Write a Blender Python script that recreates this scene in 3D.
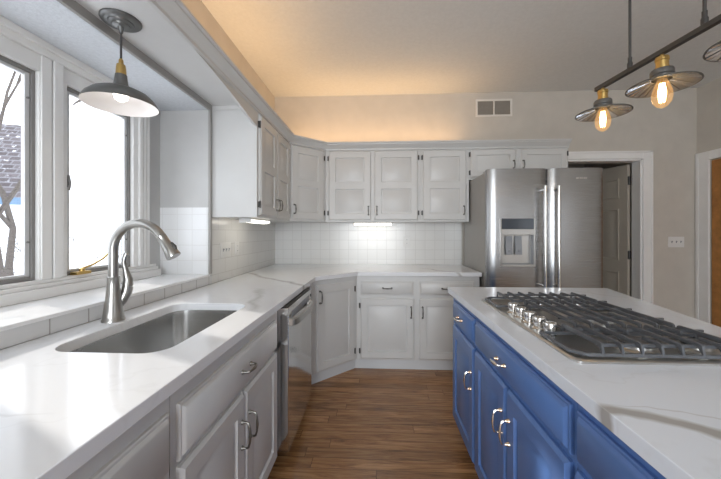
import bpy, bmesh, math, random
from mathutils import Vector, Matrix
random.seed(7)
PI = math.pi
scene = bpy.context.scene
for o in list(bpy.data.objects):
    bpy.data.objects.remove(o)
COL = scene.collection

# ------------------------------------------------------------------ camera
cam_d = bpy.data.cameras.new('camera')
cam = bpy.data.objects.new('camera', cam_d)
COL.objects.link(cam)
cam.location = (0, 0, 1.28)
cam.rotation_euler = (PI/2, 0, math.radians(2.95))
cam_d.sensor_width = 36
cam_d.lens = 320/721*36
cam_d.shift_y = -7.5/721
cam_d.clip_start = 0.02
scene.camera = cam

# ------------------------------------------------------------------ world, sun, daylight fill lamp, exposure
vs = scene.view_settings
vs.view_transform = 'Standard'
vs.look = 'None'
vs.gamma = 1
vs.use_curve_mapping = False
vs.exposure = 0.42

w = bpy.data.worlds.new('overcast_sky')
scene.world = w
w.use_nodes = True
bgn = w.node_tree.nodes['Background']
bgn.inputs[0].default_value = (0.86, 0.92, 1.0, 1)
bgn.inputs[1].default_value = 2.6


def light(name, kind, loc, rot, energy, color=(1, 1, 1), **kw):
    d = bpy.data.lights.new(name, kind)
    d.energy = energy
    d.color = color
    for k, v in kw.items():
        setattr(d, k, v)
    o = bpy.data.objects.new(name, d)
    COL.objects.link(o)
    o.location = loc
    o.rotation_euler = rot
    return o


sun_dir = Vector((0.915, -0.403, -0.60)).normalized()
sun = light('winter_sun', 'SUN', (-6, 4, 6), sun_dir.to_track_quat('-Z', 'Y').to_euler(), 2.5, (1, 0.95, 0.88), angle=math.radians(1.5))
# added area lamp standing in for daylight from the unseen rear opening
light('rear_daylight_fill', 'AREA', (-0.25, -3.55, 1.45), (math.radians(97), 0, math.radians(-4)), 92, (0.88, 0.94, 1), shape='RECTANGLE', size=2.2, size_y=2.1)
# warm rope lights that lie on top of the wall cabinets
WARM = (1.0, 0.60, 0.28)
light('rope_light_left', 'AREA', (-.98, 1.75, 2.24), (PI, 0, 0), 4.7, WARM, shape='RECTANGLE', size=0.06, size_y=2.4)
light('rope_light_back', 'AREA', (-0.05, 3.46, 2.24), (PI, 0, 0), 3.9, WARM, shape='RECTANGLE', size=1.9, size_y=0.06)

# ------------------------------------------------------------------ materials


def srgb(r, g, b):
    def f(c):
        c /= 255
        return c/12.92 if c <= 0.04045 else ((c+0.055)/1.055)**2.4
    return (f(r), f(g), f(b), 1)


class NT:
    def __init__(self, name):
        self.m = bpy.data.materials.new(name)
        self.m.use_nodes = True
        self.t = self.m.node_tree
        self.b = self.t.nodes['Principled BSDF']

    def n(self, typ, **kw):
        nd = self.t.nodes.new('ShaderNode'+typ)
        for k, v in kw.items():
            setattr(nd, k, v)
        return nd

    def l(self, a, b):
        self.t.links.new(a, b)

    def coord(self, scale=(1, 1, 1), rot=(0, 0, 0), kind='Object'):
        tc = self.n('TexCoord')
        mp = self.n('Mapping')
        mp.inputs['Scale'].default_value = scale
        mp.inputs['Rotation'].default_value = rot
        self.l(tc.outputs[kind], mp.inputs[0])
        return mp.outputs[0]

    def noise(self, vec, scale, detail=4, rough=.55):
        nd = self.n('TexNoise')
        nd.inputs['Scale'].default_value = scale
        nd.inputs['Detail'].default_value = detail
        nd.inputs['Roughness'].default_value = rough
        self.l(vec, nd.inputs['Vector'])
        return nd

    def ramp(self, fac, stops):
        r = self.n('ValToRGB')
        e = r.color_ramp.elements
        while len(e) < len(stops):
            e.new(0.5)
        for i, (p, c) in enumerate(stops):
            e[i].position = p
            e[i].color = c
        self.l(fac, r.inputs[0])
        return r.outputs[0]

    def math(self, op, a, b=None):
        nd = self.n('Math', operation=op)
        for i, v in enumerate((a, b)):
            if v is None:
                continue
            if isinstance(v, (int, float)):
                nd.inputs[i].default_value = v
            else:
                self.l(v, nd.inputs[i])
        return nd.outputs[0]

    def mix(self, fac, a, b, blend='MIX'):
        nd = self.n('MixRGB', blend_type=blend)
        for s, v in zip(nd.inputs, (fac, a, b)):
            if isinstance(v, (int, float)):
                s.default_value = v
            elif isinstance(v, tuple):
                s.default_value = v
            else:
                self.l(v, s)
        return nd.outputs[0]

    def bump(self, h, strength=.2, dist=.002):
        b = self.n('Bump')
        b.inputs['Strength'].default_value = strength
        b.inputs['Distance'].default_value = dist
        self.l(h, b.inputs['Height'])
        self.l(b.outputs[0], self.b.inputs['Normal'])


def pmat(name, col, rough=.5, metal=0, var=.04, nscale=6, bump=0, bscale=120, bdist=.001, coat=0):
    k = NT(name)
    v = k.coord()
    ns = k.noise(v, nscale)
    lo = tuple(c*(1-var) for c in col[:3])+(1,)
    hi = tuple(min(1, c*(1+var)) for c in col[:3])+(1,)
    k.l(k.ramp(ns.outputs[0], [(.3, lo), (.7, hi)]), k.b.inputs['Base Color'])
    k.b.inputs['Roughness'].default_value = rough
    k.b.inputs['Metallic'].default_value = metal
    k.b.inputs['Coat Weight'].default_value = coat
    if bump:
        k.bump(k.noise(v, bscale, 3).outputs[0], bump, bdist)
    return k.m


def brushed(name, col, rough, scale, aniso=0, arot=0):
    k = NT(name)
    v = k.coord(scale)
    ns = k.noise(v, 1, 6, .6)
    lo = tuple(c*.97 for c in col[:3])+(1,)
    k.l(k.ramp(ns.outputs[0], [(.35, lo), (.65, col)]), k.b.inputs['Base Color'])
    r = k.n('MapRange')
    r.inputs['To Min'].default_value = rough*.93
    r.inputs['To Max'].default_value = rough*1.07
    k.l(ns.outputs[0], r.inputs[0])
    k.l(r.outputs[0], k.b.inputs['Roughness'])
    k.b.inputs['Metallic'].default_value = 1
    if aniso:
        tg = k.n('Tangent', direction_type='RADIAL', axis='Z')
        k.l(tg.outputs[0], k.b.inputs['Tangent'])
        k.b.inputs['Anisotropic'].default_value = aniso
        k.b.inputs['Anisotropic Rotation'].default_value = arot
    return k.m


def emit(name, col, strength):
    k = NT(name)
    k.b.inputs['Base Color'].default_value = col
    k.b.inputs['Emission Color'].default_value = col
    k.b.inputs['Emission Strength'].default_value = strength
    return k.m


def tile_mat(name, axes, tw, th, off, col, grout, mortar=.0022, gloss=.18):
    """axes: which object axes run along the tile width and height"""
    k = NT(name)
    tc = k.n('TexCoord')
    sp = k.n('SeparateXYZ')
    k.l(tc.outputs['Object'], sp.inputs[0])
    cb = k.n('CombineXYZ')
    k.l(sp.outputs[axes[0]], cb.inputs[0])
    k.l(sp.outputs[axes[1]], cb.inputs[1])
    br = k.n('TexBrick', offset=off, squash=1)
    br.inputs['Scale'].default_value = 1
    br.inputs['Mortar Size'].default_value = mortar
    br.inputs['Mortar Smooth'].default_value = .3
    br.inputs['Brick Width'].default_value = tw
    br.inputs['Row Height'].default_value = th
    br.inputs['Color1'].default_value = col
    br.inputs['Color2'].default_value = tuple(c*.97 for c in col[:3])+(1,)
    br.inputs['Mortar'].default_value = grout
    k.l(cb.outputs[0], br.inputs[0])
    k.l(br.outputs[0], k.b.inputs['Base Color'])
    k.b.inputs['Roughness'].default_value = gloss
    inv = k.math('SUBTRACT', 1.0, br.outputs['Fac'])
    k.bump(inv, .5, .0015)
    return k.m


def quartz(name, veins, seed, base=(.82, .83, .85, 1)):
    """white quartz; veins: (x0,y0,x1,y1,width,strength) world-plan segments the grey veins run along"""
    k = NT(name)
    ge = k.n('NewGeometry')
    mp = k.n('Mapping')
    mp.inputs['Location'].default_value = (seed, seed*.37, 0)
    k.l(ge.outputs['Position'], mp.inputs[0])
    n1 = k.noise(mp.outputs[0], 2.6, 4, .5)
    n2 = k.noise(mp.outputs[0], 9, 4)
    sep = k.n('SeparateXYZ')
    k.l(ge.outputs['Position'], sep.inputs[0])
    d1 = k.math('MULTIPLY', k.math('SUBTRACT', n1.outputs[0], .5), .30)
    wv = k.math('MULTIPLY', n2.outputs[0], 1)
    total = None
    for (x0, y0, x1, y1, wd, st) in veins:
        dx, dy = x1-x0, y1-y0
        L = math.hypot(dx, dy)
        nx, ny = -dy/L, dx/L
        a = k.math('MULTIPLY', sep.outputs[0], nx)
        b = k.math('MULTIPLY', sep.outputs[1], ny)
        s = k.math('ADD', k.math('ADD', a, b), -(nx*x0+ny*y0))
        s = k.math('ABSOLUTE', k.math('ADD', s, d1))
        s = k.math('SUBTRACT', 1.0, k.math('DIVIDE', s, wd))
        s = k.math('MAXIMUM', s, 0.0)
        tt = k.math('ADD', k.math('MULTIPLY', sep.outputs[0], dx/L), k.math('MULTIPLY', sep.outputs[1], dy/L))
        tt = k.math('ADD', tt, -(dx/L*x0+dy/L*y0))
        e = k.math('ABSOLUTE', k.math('SUBTRACT', tt, L/2))
        e = k.math('SUBTRACT', L/2+.06, e)
        e = k.math('MINIMUM', k.math('MAXIMUM', k.math('MULTIPLY', e, 12.0), 0.0), 1.0)
        s = k.math('MULTIPLY', k.math('MULTIPLY', s, st), e)
        total = s if total is None else k.math('MAXIMUM', total, s)
    ridge = k.math('ABSOLUTE', k.math('SUBTRACT', n1.outputs[0], .5))
    ridge = k.math('MULTIPLY', k.math('MAXIMUM', k.math('SUBTRACT', 1.0, k.math('DIVIDE', ridge, .012)), 0.0), .10)
    total = k.math('MAXIMUM', total, ridge)
    total = k.math('MULTIPLY', total, k.math('ADD', .45, k.math('MULTIPLY', wv, 1.0)))
    total = k.math('MINIMUM', total, 1.0)
    c = k.mix(total, base, (.43, .42, .41, 1))
    k.l(c, k.b.inputs['Base Color'])
    k.b.inputs['Roughness'].default_value = .13
    return k.m


def wood_floor():
    k = NT('oak_planks')
    tc = k.n('TexCoord')
    br = k.n('TexBrick', offset=0, squash=1)
    br.inputs['Scale'].default_value = 1
    br.inputs['Mortar Size'].default_value = .0018
    br.inputs['Brick Width'].default_value = 1.15
    br.inputs['Row Height'].default_value = .082
    br.inputs['Bias'].default_value = 0
    br.inputs['Color1'].default_value = (0, 0, 0, 1)
    br.inputs['Color2'].default_value = (1, 1, 1, 1)
    br.inputs['Mortar'].default_value = (.5, .5, .5, 1)
    sx = k.n('SeparateXYZ')
    k.l(tc.outputs['Object'], sx.inputs[0])
    row = k.math('FLOOR', k.math('DIVIDE', sx.outputs[1], .082))
    wn = k.n('TexWhiteNoise', noise_dimensions='1D')
    k.l(row, wn.inputs['W'])
    cb = k.n('CombineXYZ')
    k.l(k.math('ADD', sx.outputs[0], k.math('MULTIPLY', wn.outputs[0], 1.15)), cb.inputs[0])
    k.l(sx.outputs[1], cb.inputs[1])
    k.l(cb.outputs[0], br.inputs[0])
    # per-plank shift of the grain
    add = k.n('VectorMath', operation='MULTIPLY_ADD')
    k.l(br.outputs['Color'], add.inputs[0])
    add.inputs[1].default_value = (13, 7, 5)
    k.l(tc.outputs['Object'], add.inputs[2])
    mp = k.n('Mapping')
    mp.inputs['Scale'].default_value = (1.9, 19, 1)
    k.l(add.outputs[0], mp.inputs[0])
    g = k.noise(mp.outputs[0], 1.6, 8, .65)
    g.inputs['Distortion'].default_value = 1.3
    mp2 = k.n('Mapping')
    mp2.inputs['Scale'].default_value = (5, 160, 1)
    k.l(add.outputs[0], mp2.inputs[0])
    g2 = k.noise(mp2.outputs[0], 1, 4, .6)
    c = k.ramp(g.outputs[0], [(.30, srgb(112, 78, 50)), (.48, srgb(166, 122, 82)), (.70, srgb(200, 156, 110))])
    tone = k.ramp(br.outputs['Color'], [(0, (.70, .69, .67, 1)), (1, (1.15, 1.13, 1.1, 1))])
    c = k.mix(1.0, c, tone, 'MULTIPLY')
    pores = k.ramp(g2.outputs[0], [(.36, (.62, .57, .54, 1)), (.5, (1, 1, 1, 1))])
    c = k.mix(.6, c, pores, 'MULTIPLY')
    c = k.mix(k.math('MULTIPLY', br.outputs['Fac'], .7), c, srgb(52, 34, 22))
    k.l(c, k.b.inputs['Base Color'])
    k.b.inputs['Roughness'].default_value = .27
    k.bump(g2.outputs[0], .12, .0008)
    return k.m


def glass_mat(name, tint=(1, 1, 1, 1), refl=.06, glow=None):
    k = NT(name)
    k.t.nodes.remove(k.b)
    out = k.t.nodes['Material Output']
    tr = k.n('BsdfTransparent')
    tr.inputs[0].default_value = tint
    gl = k.n('BsdfGlossy')
    gl.inputs['Roughness'].default_value = .02
    v = k.coord()
    ns = k.noise(v, 2)
    fr = k.n('Fresnel')
    fr.inputs[0].default_value = 1.45
    gm = k.n('NewGeometry')
    k.l(k.math('SUBTRACT', 1.45, k.math('MULTIPLY', gm.outputs['Backfacing'], 1.45-1/1.45)), fr.inputs[0])
    f = k.math('MULTIPLY', fr.outputs[0], k.math('ADD', .85, k.math('MULTIPLY', ns.outputs[0], .1)))
    mx = k.n('MixShader')
    k.l(f, mx.inputs[0])
    k.l(tr.outputs[0], mx.inputs[1])
    k.l(gl.outputs[0], mx.inputs[2])
    res = mx.outputs[0]
    if glow:
        em = k.n('Emission')
        em.inputs[0].default_value = glow[0]
        em.inputs[1].default_value = glow[1]
        ad = k.n('AddShader')
        k.l(res, ad.inputs[0])
        k.l(em.outputs[0], ad.inputs[1])
        res = ad.outputs[0]
    k.l(res, out.inputs[0])
    return k.m


M = {}
M['wall'] = pmat('greige_paint', (.585, .545, .485, 1), .85, bump=.15, bscale=220)
M['recess'] = pmat('recess_paint', (.57, .565, .555, 1), .8, var=.03)
M['ceiling'] = pmat('ceiling_texture', (.75, .765, .755, 1), .9, var=.03, nscale=40, bump=.5, bscale=90, bdist=.003)
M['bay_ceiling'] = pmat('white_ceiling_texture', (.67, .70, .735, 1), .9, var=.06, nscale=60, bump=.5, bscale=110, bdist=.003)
M['white'] = pmat('cabinet_paint', (.635, .63, .615, 1), .36, var=.02)
M['toe'] = pmat('toe_kick_paint', (.66, .67, .68, 1), .4, var=.02)
M['trimwhite'] = pmat('trim_paint', (.86, .85, .83, 1), .4, var=.02)
M['trimgrey'] = pmat('grey_trim_paint', (.36, .345, .325, 1), .5, var=.03)
M['blue'] = pmat('blue_paint', srgb(88, 122, 180), .33, var=.03)
M['quartz'] = quartz('quartz_worktop', [(-1.10, 2.80, -.50, 2.16, .040, 1.1), (-.60, 1.50, -.74, 2.02, .030, .6),
                                        (-.9, 3.1, -.2, 3.45, .012, .5), (.45, 3.2, .75, 2.9, .016, .8), (-1.15, .60, -.70, .62, .007, .35)], 3.3)
M['quartz_island'] = quartz('quartz_island', [(.40, .735, 1.2, .36, .034, 1.9), (.52, .72, .80, .70, .006, .5), (.62, .50, .9, .42, .006, .5),
                                              (1.0, 2.2, 1.5, 1.8, .012, .4)], 8.1, (.80, .85, .93, 1))
M['ledge'] = pmat('ledge_stone', (.88, .88, .88, 1), .22, var=.03)
M['tile_back'] = tile_mat('square_tile_back', (0, 2), .108, .108, 0, (.80, .79, .765, 1), (.66, .645, .62, 1))
M['tile_side'] = tile_mat('square_tile_side', (1, 2), .22, .108, .5, (.76, .75, .725, 1), (.62, .60, .57, 1))
M['tile_jamb'] = tile_mat('square_tile_jamb', (0, 2), .108, .108, 0, (.88, .88, .88, 1), (.79, .78, .77, 1))
M['tile_strip'] = tile_mat('tile_strip', (1, 2), .155, .2, 0, (.72, .72, .72, 1), (.40, .38, .36, 1), .003)
M['steel'] = brushed('brushed_stainless', (.36, .36, .362, 1), .27, (3, 3, 900), .6, 0.0)
M['steel_h'] = brushed('brushed_stainless_side', (.56, .555, .54, 1), .30, (3, 3, 300))
M['sinksteel'] = brushed('sink_stainless', (.55, .545, .535, 1), .24, (4, 4, 200))
M['dwsteel'] = brushed('dishwasher_stainless', (.66, .655, .645, 1), .11, (3, 3, 400))
M['nickel'] = pmat('brushed_nickel', (.38, .37, .35, 1), .28, 1, .02, 5)
M['chrome'] = pmat('polished_metal', (.78, .77, .75, 1), .16, 1, .02, 5)
M['brass'] = brushed('aged_brass', (.62, .42, .15, 1), .30, (40, 40, 40))
M['champagne'] = brushed('champagne_metal', (.80, .62, .46, 1), .18, (60, 60, 60))
M['pewter'] = brushed('pewter_pull', (.20, .195, .18, 1), .34, (60, 60, 60))
M['darkmetal'] = pmat('dark_bronze_metal', (.085, .082, .08, 1), .42, .7, var=.1)
M['shade'] = pmat('gunmetal_shade', (.16, .16, .155, 1), .38, .65, var=.08)
M['shadein'] = pmat('white_enamel', (.82, .79, .77, 1), .35, var=.02)
M['black'] = pmat('matte_black', (.02, .02, .02, 1), .6, var=.1)
M['cord'] = pmat('cloth_cord', (.06, .058, .06, 1), .8, var=.15)
M['iron'] = pmat('cast_iron', (.125, .132, .145, 1), .40, .3, var=.08, bump=.2, bscale=300)
M['fridgeside'] = pmat('fridge_side_grey', (.36, .345, .32, 1), .38, .35, var=.03)
M['plastic'] = pmat('white_plastic', (.76, .75, .73, 1), .4, var=.02)
M['greyplastic'] = pmat('grey_plastic', (.30, .31, .33, 1), .4, var=.04)
M['display'] = pmat('dark_display', (.055, .065, .08, 1), .15, var=.05)
M['floor'] = wood_floor()
M['winframe'] = pmat('window_metal_frame', (.26, .25, .24, 1), .5, .2, var=.05)
M['winalu'] = pmat('window_sash_liner', (.66, .66, .66, 1), .35, .2, var=.04)
M['glass'] = glass_mat('window_glass')
M['bulbglass'] = glass_mat('amber_bulb_glass', (1, .90, .74, 1), .1, ((1, .55, .22, 1), .16))
M['filament'] = emit('glowing_filament', (1, .74, .38, 1), 11)
M['led'] = emit('led_diffuser', (1, .95, .84, 1), 3.6)
M['frost'] = emit('frosted_bulb', (1, .93, .85, 1), 5)
M['mirror'] = pmat('mirror_facets', (.68, .71, .76, 1), .14, .7, .02, 5)
M['doorpaint'] = pmat('beige_door_paint', (.46, .415, .345, 1), .45, var=.03)
M['woodbrown'] = pmat('stained_oak', srgb(178, 122, 62), .4, var=.2, nscale=14)
M['ventback'] = pmat('vent_dark', (.33, .30, .26, 1), .8, var=.05)
M['ventwhite'] = pmat('vent_paint', (.74, .71, .66, 1), .6, var=.03)
M['snow'] = pmat('snow', (.88, .90, .94, 1), .9, var=.03, nscale=3, bump=.4, bscale=8, bdist=.02)
M['siding'] = tile_mat('white_siding', (0, 2), 8, .2, 0, (.90, .91, .93, 1), (.80, .81, .84, 1), .004, .6)
M['bark'] = pmat('bare_bark', (.10, .085, .075, 1), .9, var=.3, nscale=30)
M['blueeave'] = pmat('slate_blue_eave', (.12, .20, .30, 1), .6, var=.1)


def shingle_mat():
    k = NT('snowy_shingles')
    br = k.n('TexBrick', offset=.5)
    br.inputs['Scale'].default_value = 1
    br.inputs['Brick Width'].default_value = .3
    br.inputs['Row Height'].default_value = .16
    br.inputs['Mortar Size'].default_value = .02
    br.inputs['Color1'].default_value = (.075, .062, .066, 1)
    br.inputs['Color2'].default_value = (.13, .112, .12, 1)
    br.inputs['Mortar'].default_value = (.19, .185, .20, 1)
    v = k.coord()
    k.l(v, br.inputs[0])
    s = k.ramp(k.noise(v, 7, 6).outputs[0], [(.62, (0, 0, 0, 1)), (.70, (1, 1, 1, 1))])
    k.l(k.mix(s, br.outputs[0], (.75, .76, .8, 1)), k.b.inputs['Base Color'])
    k.b.inputs['Roughness'].default_value = .9
    return k.m


M['shingle'] = shingle_mat()

# ------------------------------------------------------------------ mesh helpers


class MB:
    def __init__(self):
        self.bm = bmesh.new()

    def face(self, vs, mi=0, smooth=False):
        try:
            f = self.bm.faces.new(vs)
        except ValueError:
            return None
        f.material_index = mi
        f.smooth = smooth
        return f

    def box(self, x0, x1, y0, y1, z0, z1, mi=0):
        v = [self.bm.verts.new(p) for p in ((x0, y0, z0), (x1, y0, z0), (x1, y1, z0), (x0, y1, z0), (x0, y0, z1), (x1, y0, z1), (x1, y1, z1), (x0, y1, z1))]
        for q in ((0, 3, 2, 1), (4, 5, 6, 7), (0, 1, 5, 4), (1, 2, 6, 5), (2, 3, 7, 6), (3, 0, 4, 7)):
            self.face([v[i] for i in q], mi)
        return self

    def loops(self, loops, mi=0, smooth=False, cap0=True, cap1=True, close=True):
        L = [[self.bm.verts.new(p) for p in lp] for lp in loops]
        n = len(L[0])
        for a, b in zip(L, L[1:]):
            for i in range(n if close else n-1):
                j = (i+1) % n
                self.face([a[i], a[j], b[j], b[i]], mi, smooth)
        if cap0:
            self.face(L[0][::-1], mi)
        if cap1:
            self.face(L[-1], mi)
        return self

    def prism(self, pts, z0, z1, mi=0):
        return self.loops([[(x, y, z0) for x, y in pts], [(x, y, z1) for x, y in pts]], mi)

    def tube(self, pts, r, n=10, mi=0, caps=True, smooth=True):
        P = [Vector(p) for p in pts]
        R = r if isinstance(r, (list, tuple)) else [r]*len(P)
        lps = []
        up = None
        for i, p in enumerate(P):
            t = (P[min(i+1, len(P)-1)]-P[max(i-1, 0)]).normalized()
            if up is None:
                up = Vector((0, 0, 1)) if abs(t.z) < .9 else Vector((0, 1, 0))
            a = (up-t*up.dot(t)).normalized()
            up = a
            b = t.cross(a)
            lps.append([tuple(p+(a*math.cos(2*PI*k/n)+b*math.sin(2*PI*k/n))*R[i]) for k in range(n)])
        return self.loops(lps, mi, smooth, caps, caps)

    def lathe(self, prof, c=(0, 0, 0), n=24, mi=0, smooth=True, cap0=True, cap1=True, axis='z'):
        lps = []
        for r, z in prof:
            r = max(r, 1e-4)
            lp = []
            for k in range(n):
                a = 2*PI*k/n
                if axis == 'z':
                    lp.append((c[0]+r*math.cos(a), c[1]+r*math.sin(a), c[2]+z))
                elif axis == 'y':
                    lp.append((c[0]+r*math.cos(a), c[1]+z, c[2]+r*math.sin(a)))
                else:
                    lp.append((c[0]+z, c[1]+r*math.cos(a), c[2]+r*math.sin(a)))
            lps.append(lp)
        return self.loops(lps, mi, smooth, cap0, cap1)

    def build(self, name, mats, parent=None, bevel=0, seg=2, recenter=False, normals=True):
        bm = self.bm
        if normals:
            bmesh.ops.recalc_face_normals(bm, faces=bm.faces[:])
        loc = Vector((0, 0, 0))
        if recenter and parent is None:
            xs = [v.co.x for v in bm.verts]
            ys = [v.co.y for v in bm.verts]
            zs = [v.co.z for v in bm.verts]
            loc = Vector(((min(xs)+max(xs))/2, (min(ys)+max(ys))/2, min(zs)))
            for v in bm.verts:
                v.co -= loc
        me = bpy.data.meshes.new(name)
        bm.to_mesh(me)
        bm.free()
        for m in (mats if isinstance(mats, (list, tuple)) else [mats]):
            me.materials.append(m)
        me.set_sharp_from_angle(angle=math.radians(40))
        o = bpy.data.objects.new(name, me)
        COL.objects.link(o)
        o.location = loc
        if parent:
            o.parent = parent
        if bevel:
            b = o.modifiers.new('bevel', 'BEVEL')
            b.width = bevel
            b.segments = seg
            b.limit_method = 'ANGLE'
            b.angle_limit = math.radians(40)
        return o


def tag(o, label, cat, group=None):
    o['label'] = label
    o['category'] = cat
    if group:
        o['group'] = group
    return o


def thing(name, label, cat, loc=(0, 0, 0), rz=0, group=None):
    o = bpy.data.objects.new(name, None)
    COL.objects.link(o)
    o.empty_display_size = .05
    o.location = loc
    o.rotation_euler = (0, 0, rz)
    return tag(o, label, cat, group)


def struct(o, label=None):
    o['kind'] = 'structure'
    if label:
        o['label'] = label
    return o


def rrect(cx, cy, hx, hy, r, z, n=6):
    pts = []
    for qx, qy, a0 in ((1, 1, 0), (-1, 1, 90), (-1, -1, 180), (1, -1, 270)):
        for k in range(n+1):
            a = math.radians(a0+90*k/n)
            pts.append((cx+qx*(hx-r)+r*math.cos(a), cy+qy*(hy-r)+r*math.sin(a), z))
    return pts


def slab_with_hole(outer, hole, z0, z1):
    mb = MB()
    bm = mb.bm
    ed = []
    rings = []
    for lp in (outer, hole):
        if not lp:
            continue
        vs = [bm.verts.new((p[0], p[1], z1)) for p in lp]
        rings.append(vs)
        ed += [bm.edges.new((vs[i], vs[(i+1) % len(vs)])) for i in range(len(vs))]
    bmesh.ops.triangle_fill(bm, edges=ed, use_beauty=True, use_dissolve=False)
    top = bm.faces[:]
    r = bmesh.ops.extrude_face_region(bm, geom=top)
    for v in r['geom']:
        if isinstance(v, bmesh.types.BMVert):
            v.co.z = z0
    return mb


# cabinet fronts: local x = width, local -y = towards the viewer, z up
LIP = [(0, -.010), (.004, -.013), (.010, -.020)]
STEP = [(0, -.008), (.003, -.011), (.009, -.011), (.013, -.016), (.019, -.021)]


def rect(x0, x1, z0, z1, i, y):
    return [(x0+i, y, z0+i), (x1-i, y, z0+i), (x1-i, y, z1-i), (x0+i, y, z1-i)]


def front(root, name, x0, x1, z0, z1, mat, panels=(), prof=LIP, label=None):
    mb = MB()
    lps = [rect(x0, x1, z0, z1, 0, 0)]+[rect(x0, x1, z0, z1, i, y) for i, y in prof]
    mb.loops(lps, cap1=not panels)
    if panels:
        ins, yf = prof[-1]
        X0, X1, Z0, Z1 = x0+ins, x1-ins, z0+ins, z1-ins
        px0, px1 = panels[0][0], panels[0][1]

        def q(a, b, c, d):
            mb.face([mb.bm.verts.new(p) for p in ((a, yf, c), (b, yf, c), (b, yf, d), (a, yf, d))])
        q(X0, px0, Z0, Z1)
        q(px1, X1, Z0, Z1)
        zz = Z0
        for p in sorted(panels, key=lambda p: p[2]):
            q(px0, px1, zz, p[2])
            zz = p[3]
            mb.loops([rect(*p, 0, yf), rect(*p, .004, yf+.011), rect(*p, .010, yf+.011), rect(*p, .034, yf+.002)], cap0=False)
        q(px0, px1, zz, Z1)
    bmesh.ops.remove_doubles(mb.bm, verts=mb.bm.verts[:], dist=1e-5)
    o = mb.build(name, mat, root)
    if label:
        o['label'] = label
    return o


def raised_door(root, x0, x1, z0, z1, mat, prof=LIP, n=1, m=.066):
    px0, px1 = x0+m, x1-m
    if n == 1:
        ps = [(px0, px1, z0+m, z1-m)]
    else:
        zm = (z0+z1)/2
        ps = [(px0, px1, z0+m, zm-m*.5), (px0, px1, zm+m*.5, z1-m)]
    return front(root, 'door', x0, x1, z0, z1, mat, ps, prof)


def pull(parent, x, z, axis, mat, L=.098, y0=-.020, label=None, feet=None):
    mb = MB()
    pts = [(-.5, -.001), (-.5, -.017), (-.47, -.026), (-.3, -.031), (0, -.033), (.3, -.031), (.47, -.026), (.5, -.017), (.5, -.001)]
    rs = [.0042, .0042, .0046, .0042, .0062, .0042, .0046, .0042, .0042]
    P = []
    for s, y in pts:
        P.append((x+s*L, y0+y, z) if axis == 'x' else (x, y0+y, z+s*L))
    mb.tube(P, rs, 8)
    mats = [mat]
    if feet:
        mats.append(feet)
    for s in (-.5, .5):
        c = (x+s*L, y0, z) if axis == 'x' else (x, y0, z+s*L)
        mb.lathe([(.009, .001), (.009, -.003), (.006, -.008), (.0045, -.016)], c, 10, 1 if feet else 0, axis='y')
    o = mb.build('handle', mats, parent)
    if label:
        o['label'] = label
    return o


def hinge(parent, x, z, h=.05):
    mb = MB()
    mb.tube([(x, -.014, z-h/2), (x, -.014, z+h/2)], .0048, 8)
    mb.box(x-.009, x+.009, -.0105, 0, z-h*.42, z+h*.42)
    return mb.build('hinge', M['darkmetal'], parent)


def carcass(root, x0, x1, d, z0, z1, mat, bevel=.002):
    return MB().box(x0, x1, 0, d, z0, z1).build('carcass', mat, root, bevel)


# ------------------------------------------------------------------ room shell
XL, XW, YB, XR, ZC = -1.18, -1.53, 3.64, 3.45, 2.835
BY0, BY1, BZ0, BZ1 = -.55, 2.19, .955, 2.135      # the window recess
YR = -3.65
struct(MB().box(-1.75, XR+.6, YR-.15, 5.4, -.12, 0).build('floor', M['floor']), 'brown oak plank floor')
struct(MB().box(-1.75, XR+.15, YR-.15, 5.4, ZC, ZC+.12).build('ceiling', M['ceiling']), 'off-white textured ceiling')
mb = MB()
mb.box(-1.68, XL, YR, BY0, 0, ZC)
mb.box(-1.68, XL, BY1, YB, 0, ZC)
mb.box(-1.68, XL, BY0, BY1, 0, BZ0)
mb.box(-1.68, XL, BY0, BY1, BZ1+.004, ZC)
# window wall of the recess, with three openings
WIN = [(.36, .79), (.93, 1.355), (1.485, 1.908)]
WZ0, WZ1 = 1.065, 2.0
xs0, xs1 = -1.572, XW
mb.box(xs0, xs1, BY0, BY1, BZ0, WZ0, 1)
mb.box(xs0, xs1, BY0, BY1, WZ1, BZ1, 1)
mb.box(xs1, XL-.0005, BY1-.005, BY1, BZ0, BZ1, 1)
yy = BY0
for a, b in WIN:
    mb.box(xs0, xs1, yy, a, WZ0, WZ1, 1)
    yy = b
mb.box(xs0, xs1, yy, BY1, WZ0, WZ1, 1)
wl = struct(mb.build('wall_left', [M['wall'], M['recess']]), 'greige wall with the deep window recess')

# back wall with a doorway
DX0, DX1, DZ = 2.03, 2.885, 2.076
mb = MB()
mb.box(-1.68, DX0, YB, YB+.12, 0, ZC)
mb.box(DX1, XR+.15, YB, YB+.12, 0, ZC)
mb.box(DX0, DX1, YB, YB+.12, DZ, ZC)
wb = struct(mb.build('wall_back', M['wall']), 'greige back wall')
# right wall with a doorway near the corner and a window opening behind the camera
RY0, RY1, RZ = 2.62, 3.50, 2.03
mb = MB()
mb.box(XR, XR+.12, RY1, YB, 0, ZC)
mb.box(XR, XR+.12, RY0, RY1, RZ, ZC)
mb.box(XR, XR+.12, -1.45, RY0, 0, ZC)
mb.box(XR, XR+.12, -2.35, -1.45, 0, .65)
mb.box(XR, XR+.12, -2.35, -1.45, 2.05, ZC)
mb.box(XR, XR+.12, YR, -2.35, 0, ZC)
struct(mb.build('wall_right', M['wall']), 'greige right wall')
mb = MB()
mb.box(-1.68, -1.38, YR-.12, YR, 0, ZC)
mb.box(.9, XR+.12, YR-.12, YR, 0, ZC)
mb.box(-1.38, .9, YR-.12, YR, 0, .35)
mb.box(-1.38, .9, YR-.12, YR, 2.55, ZC)
struct(mb.build('wall_rear', M['wall']))
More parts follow.
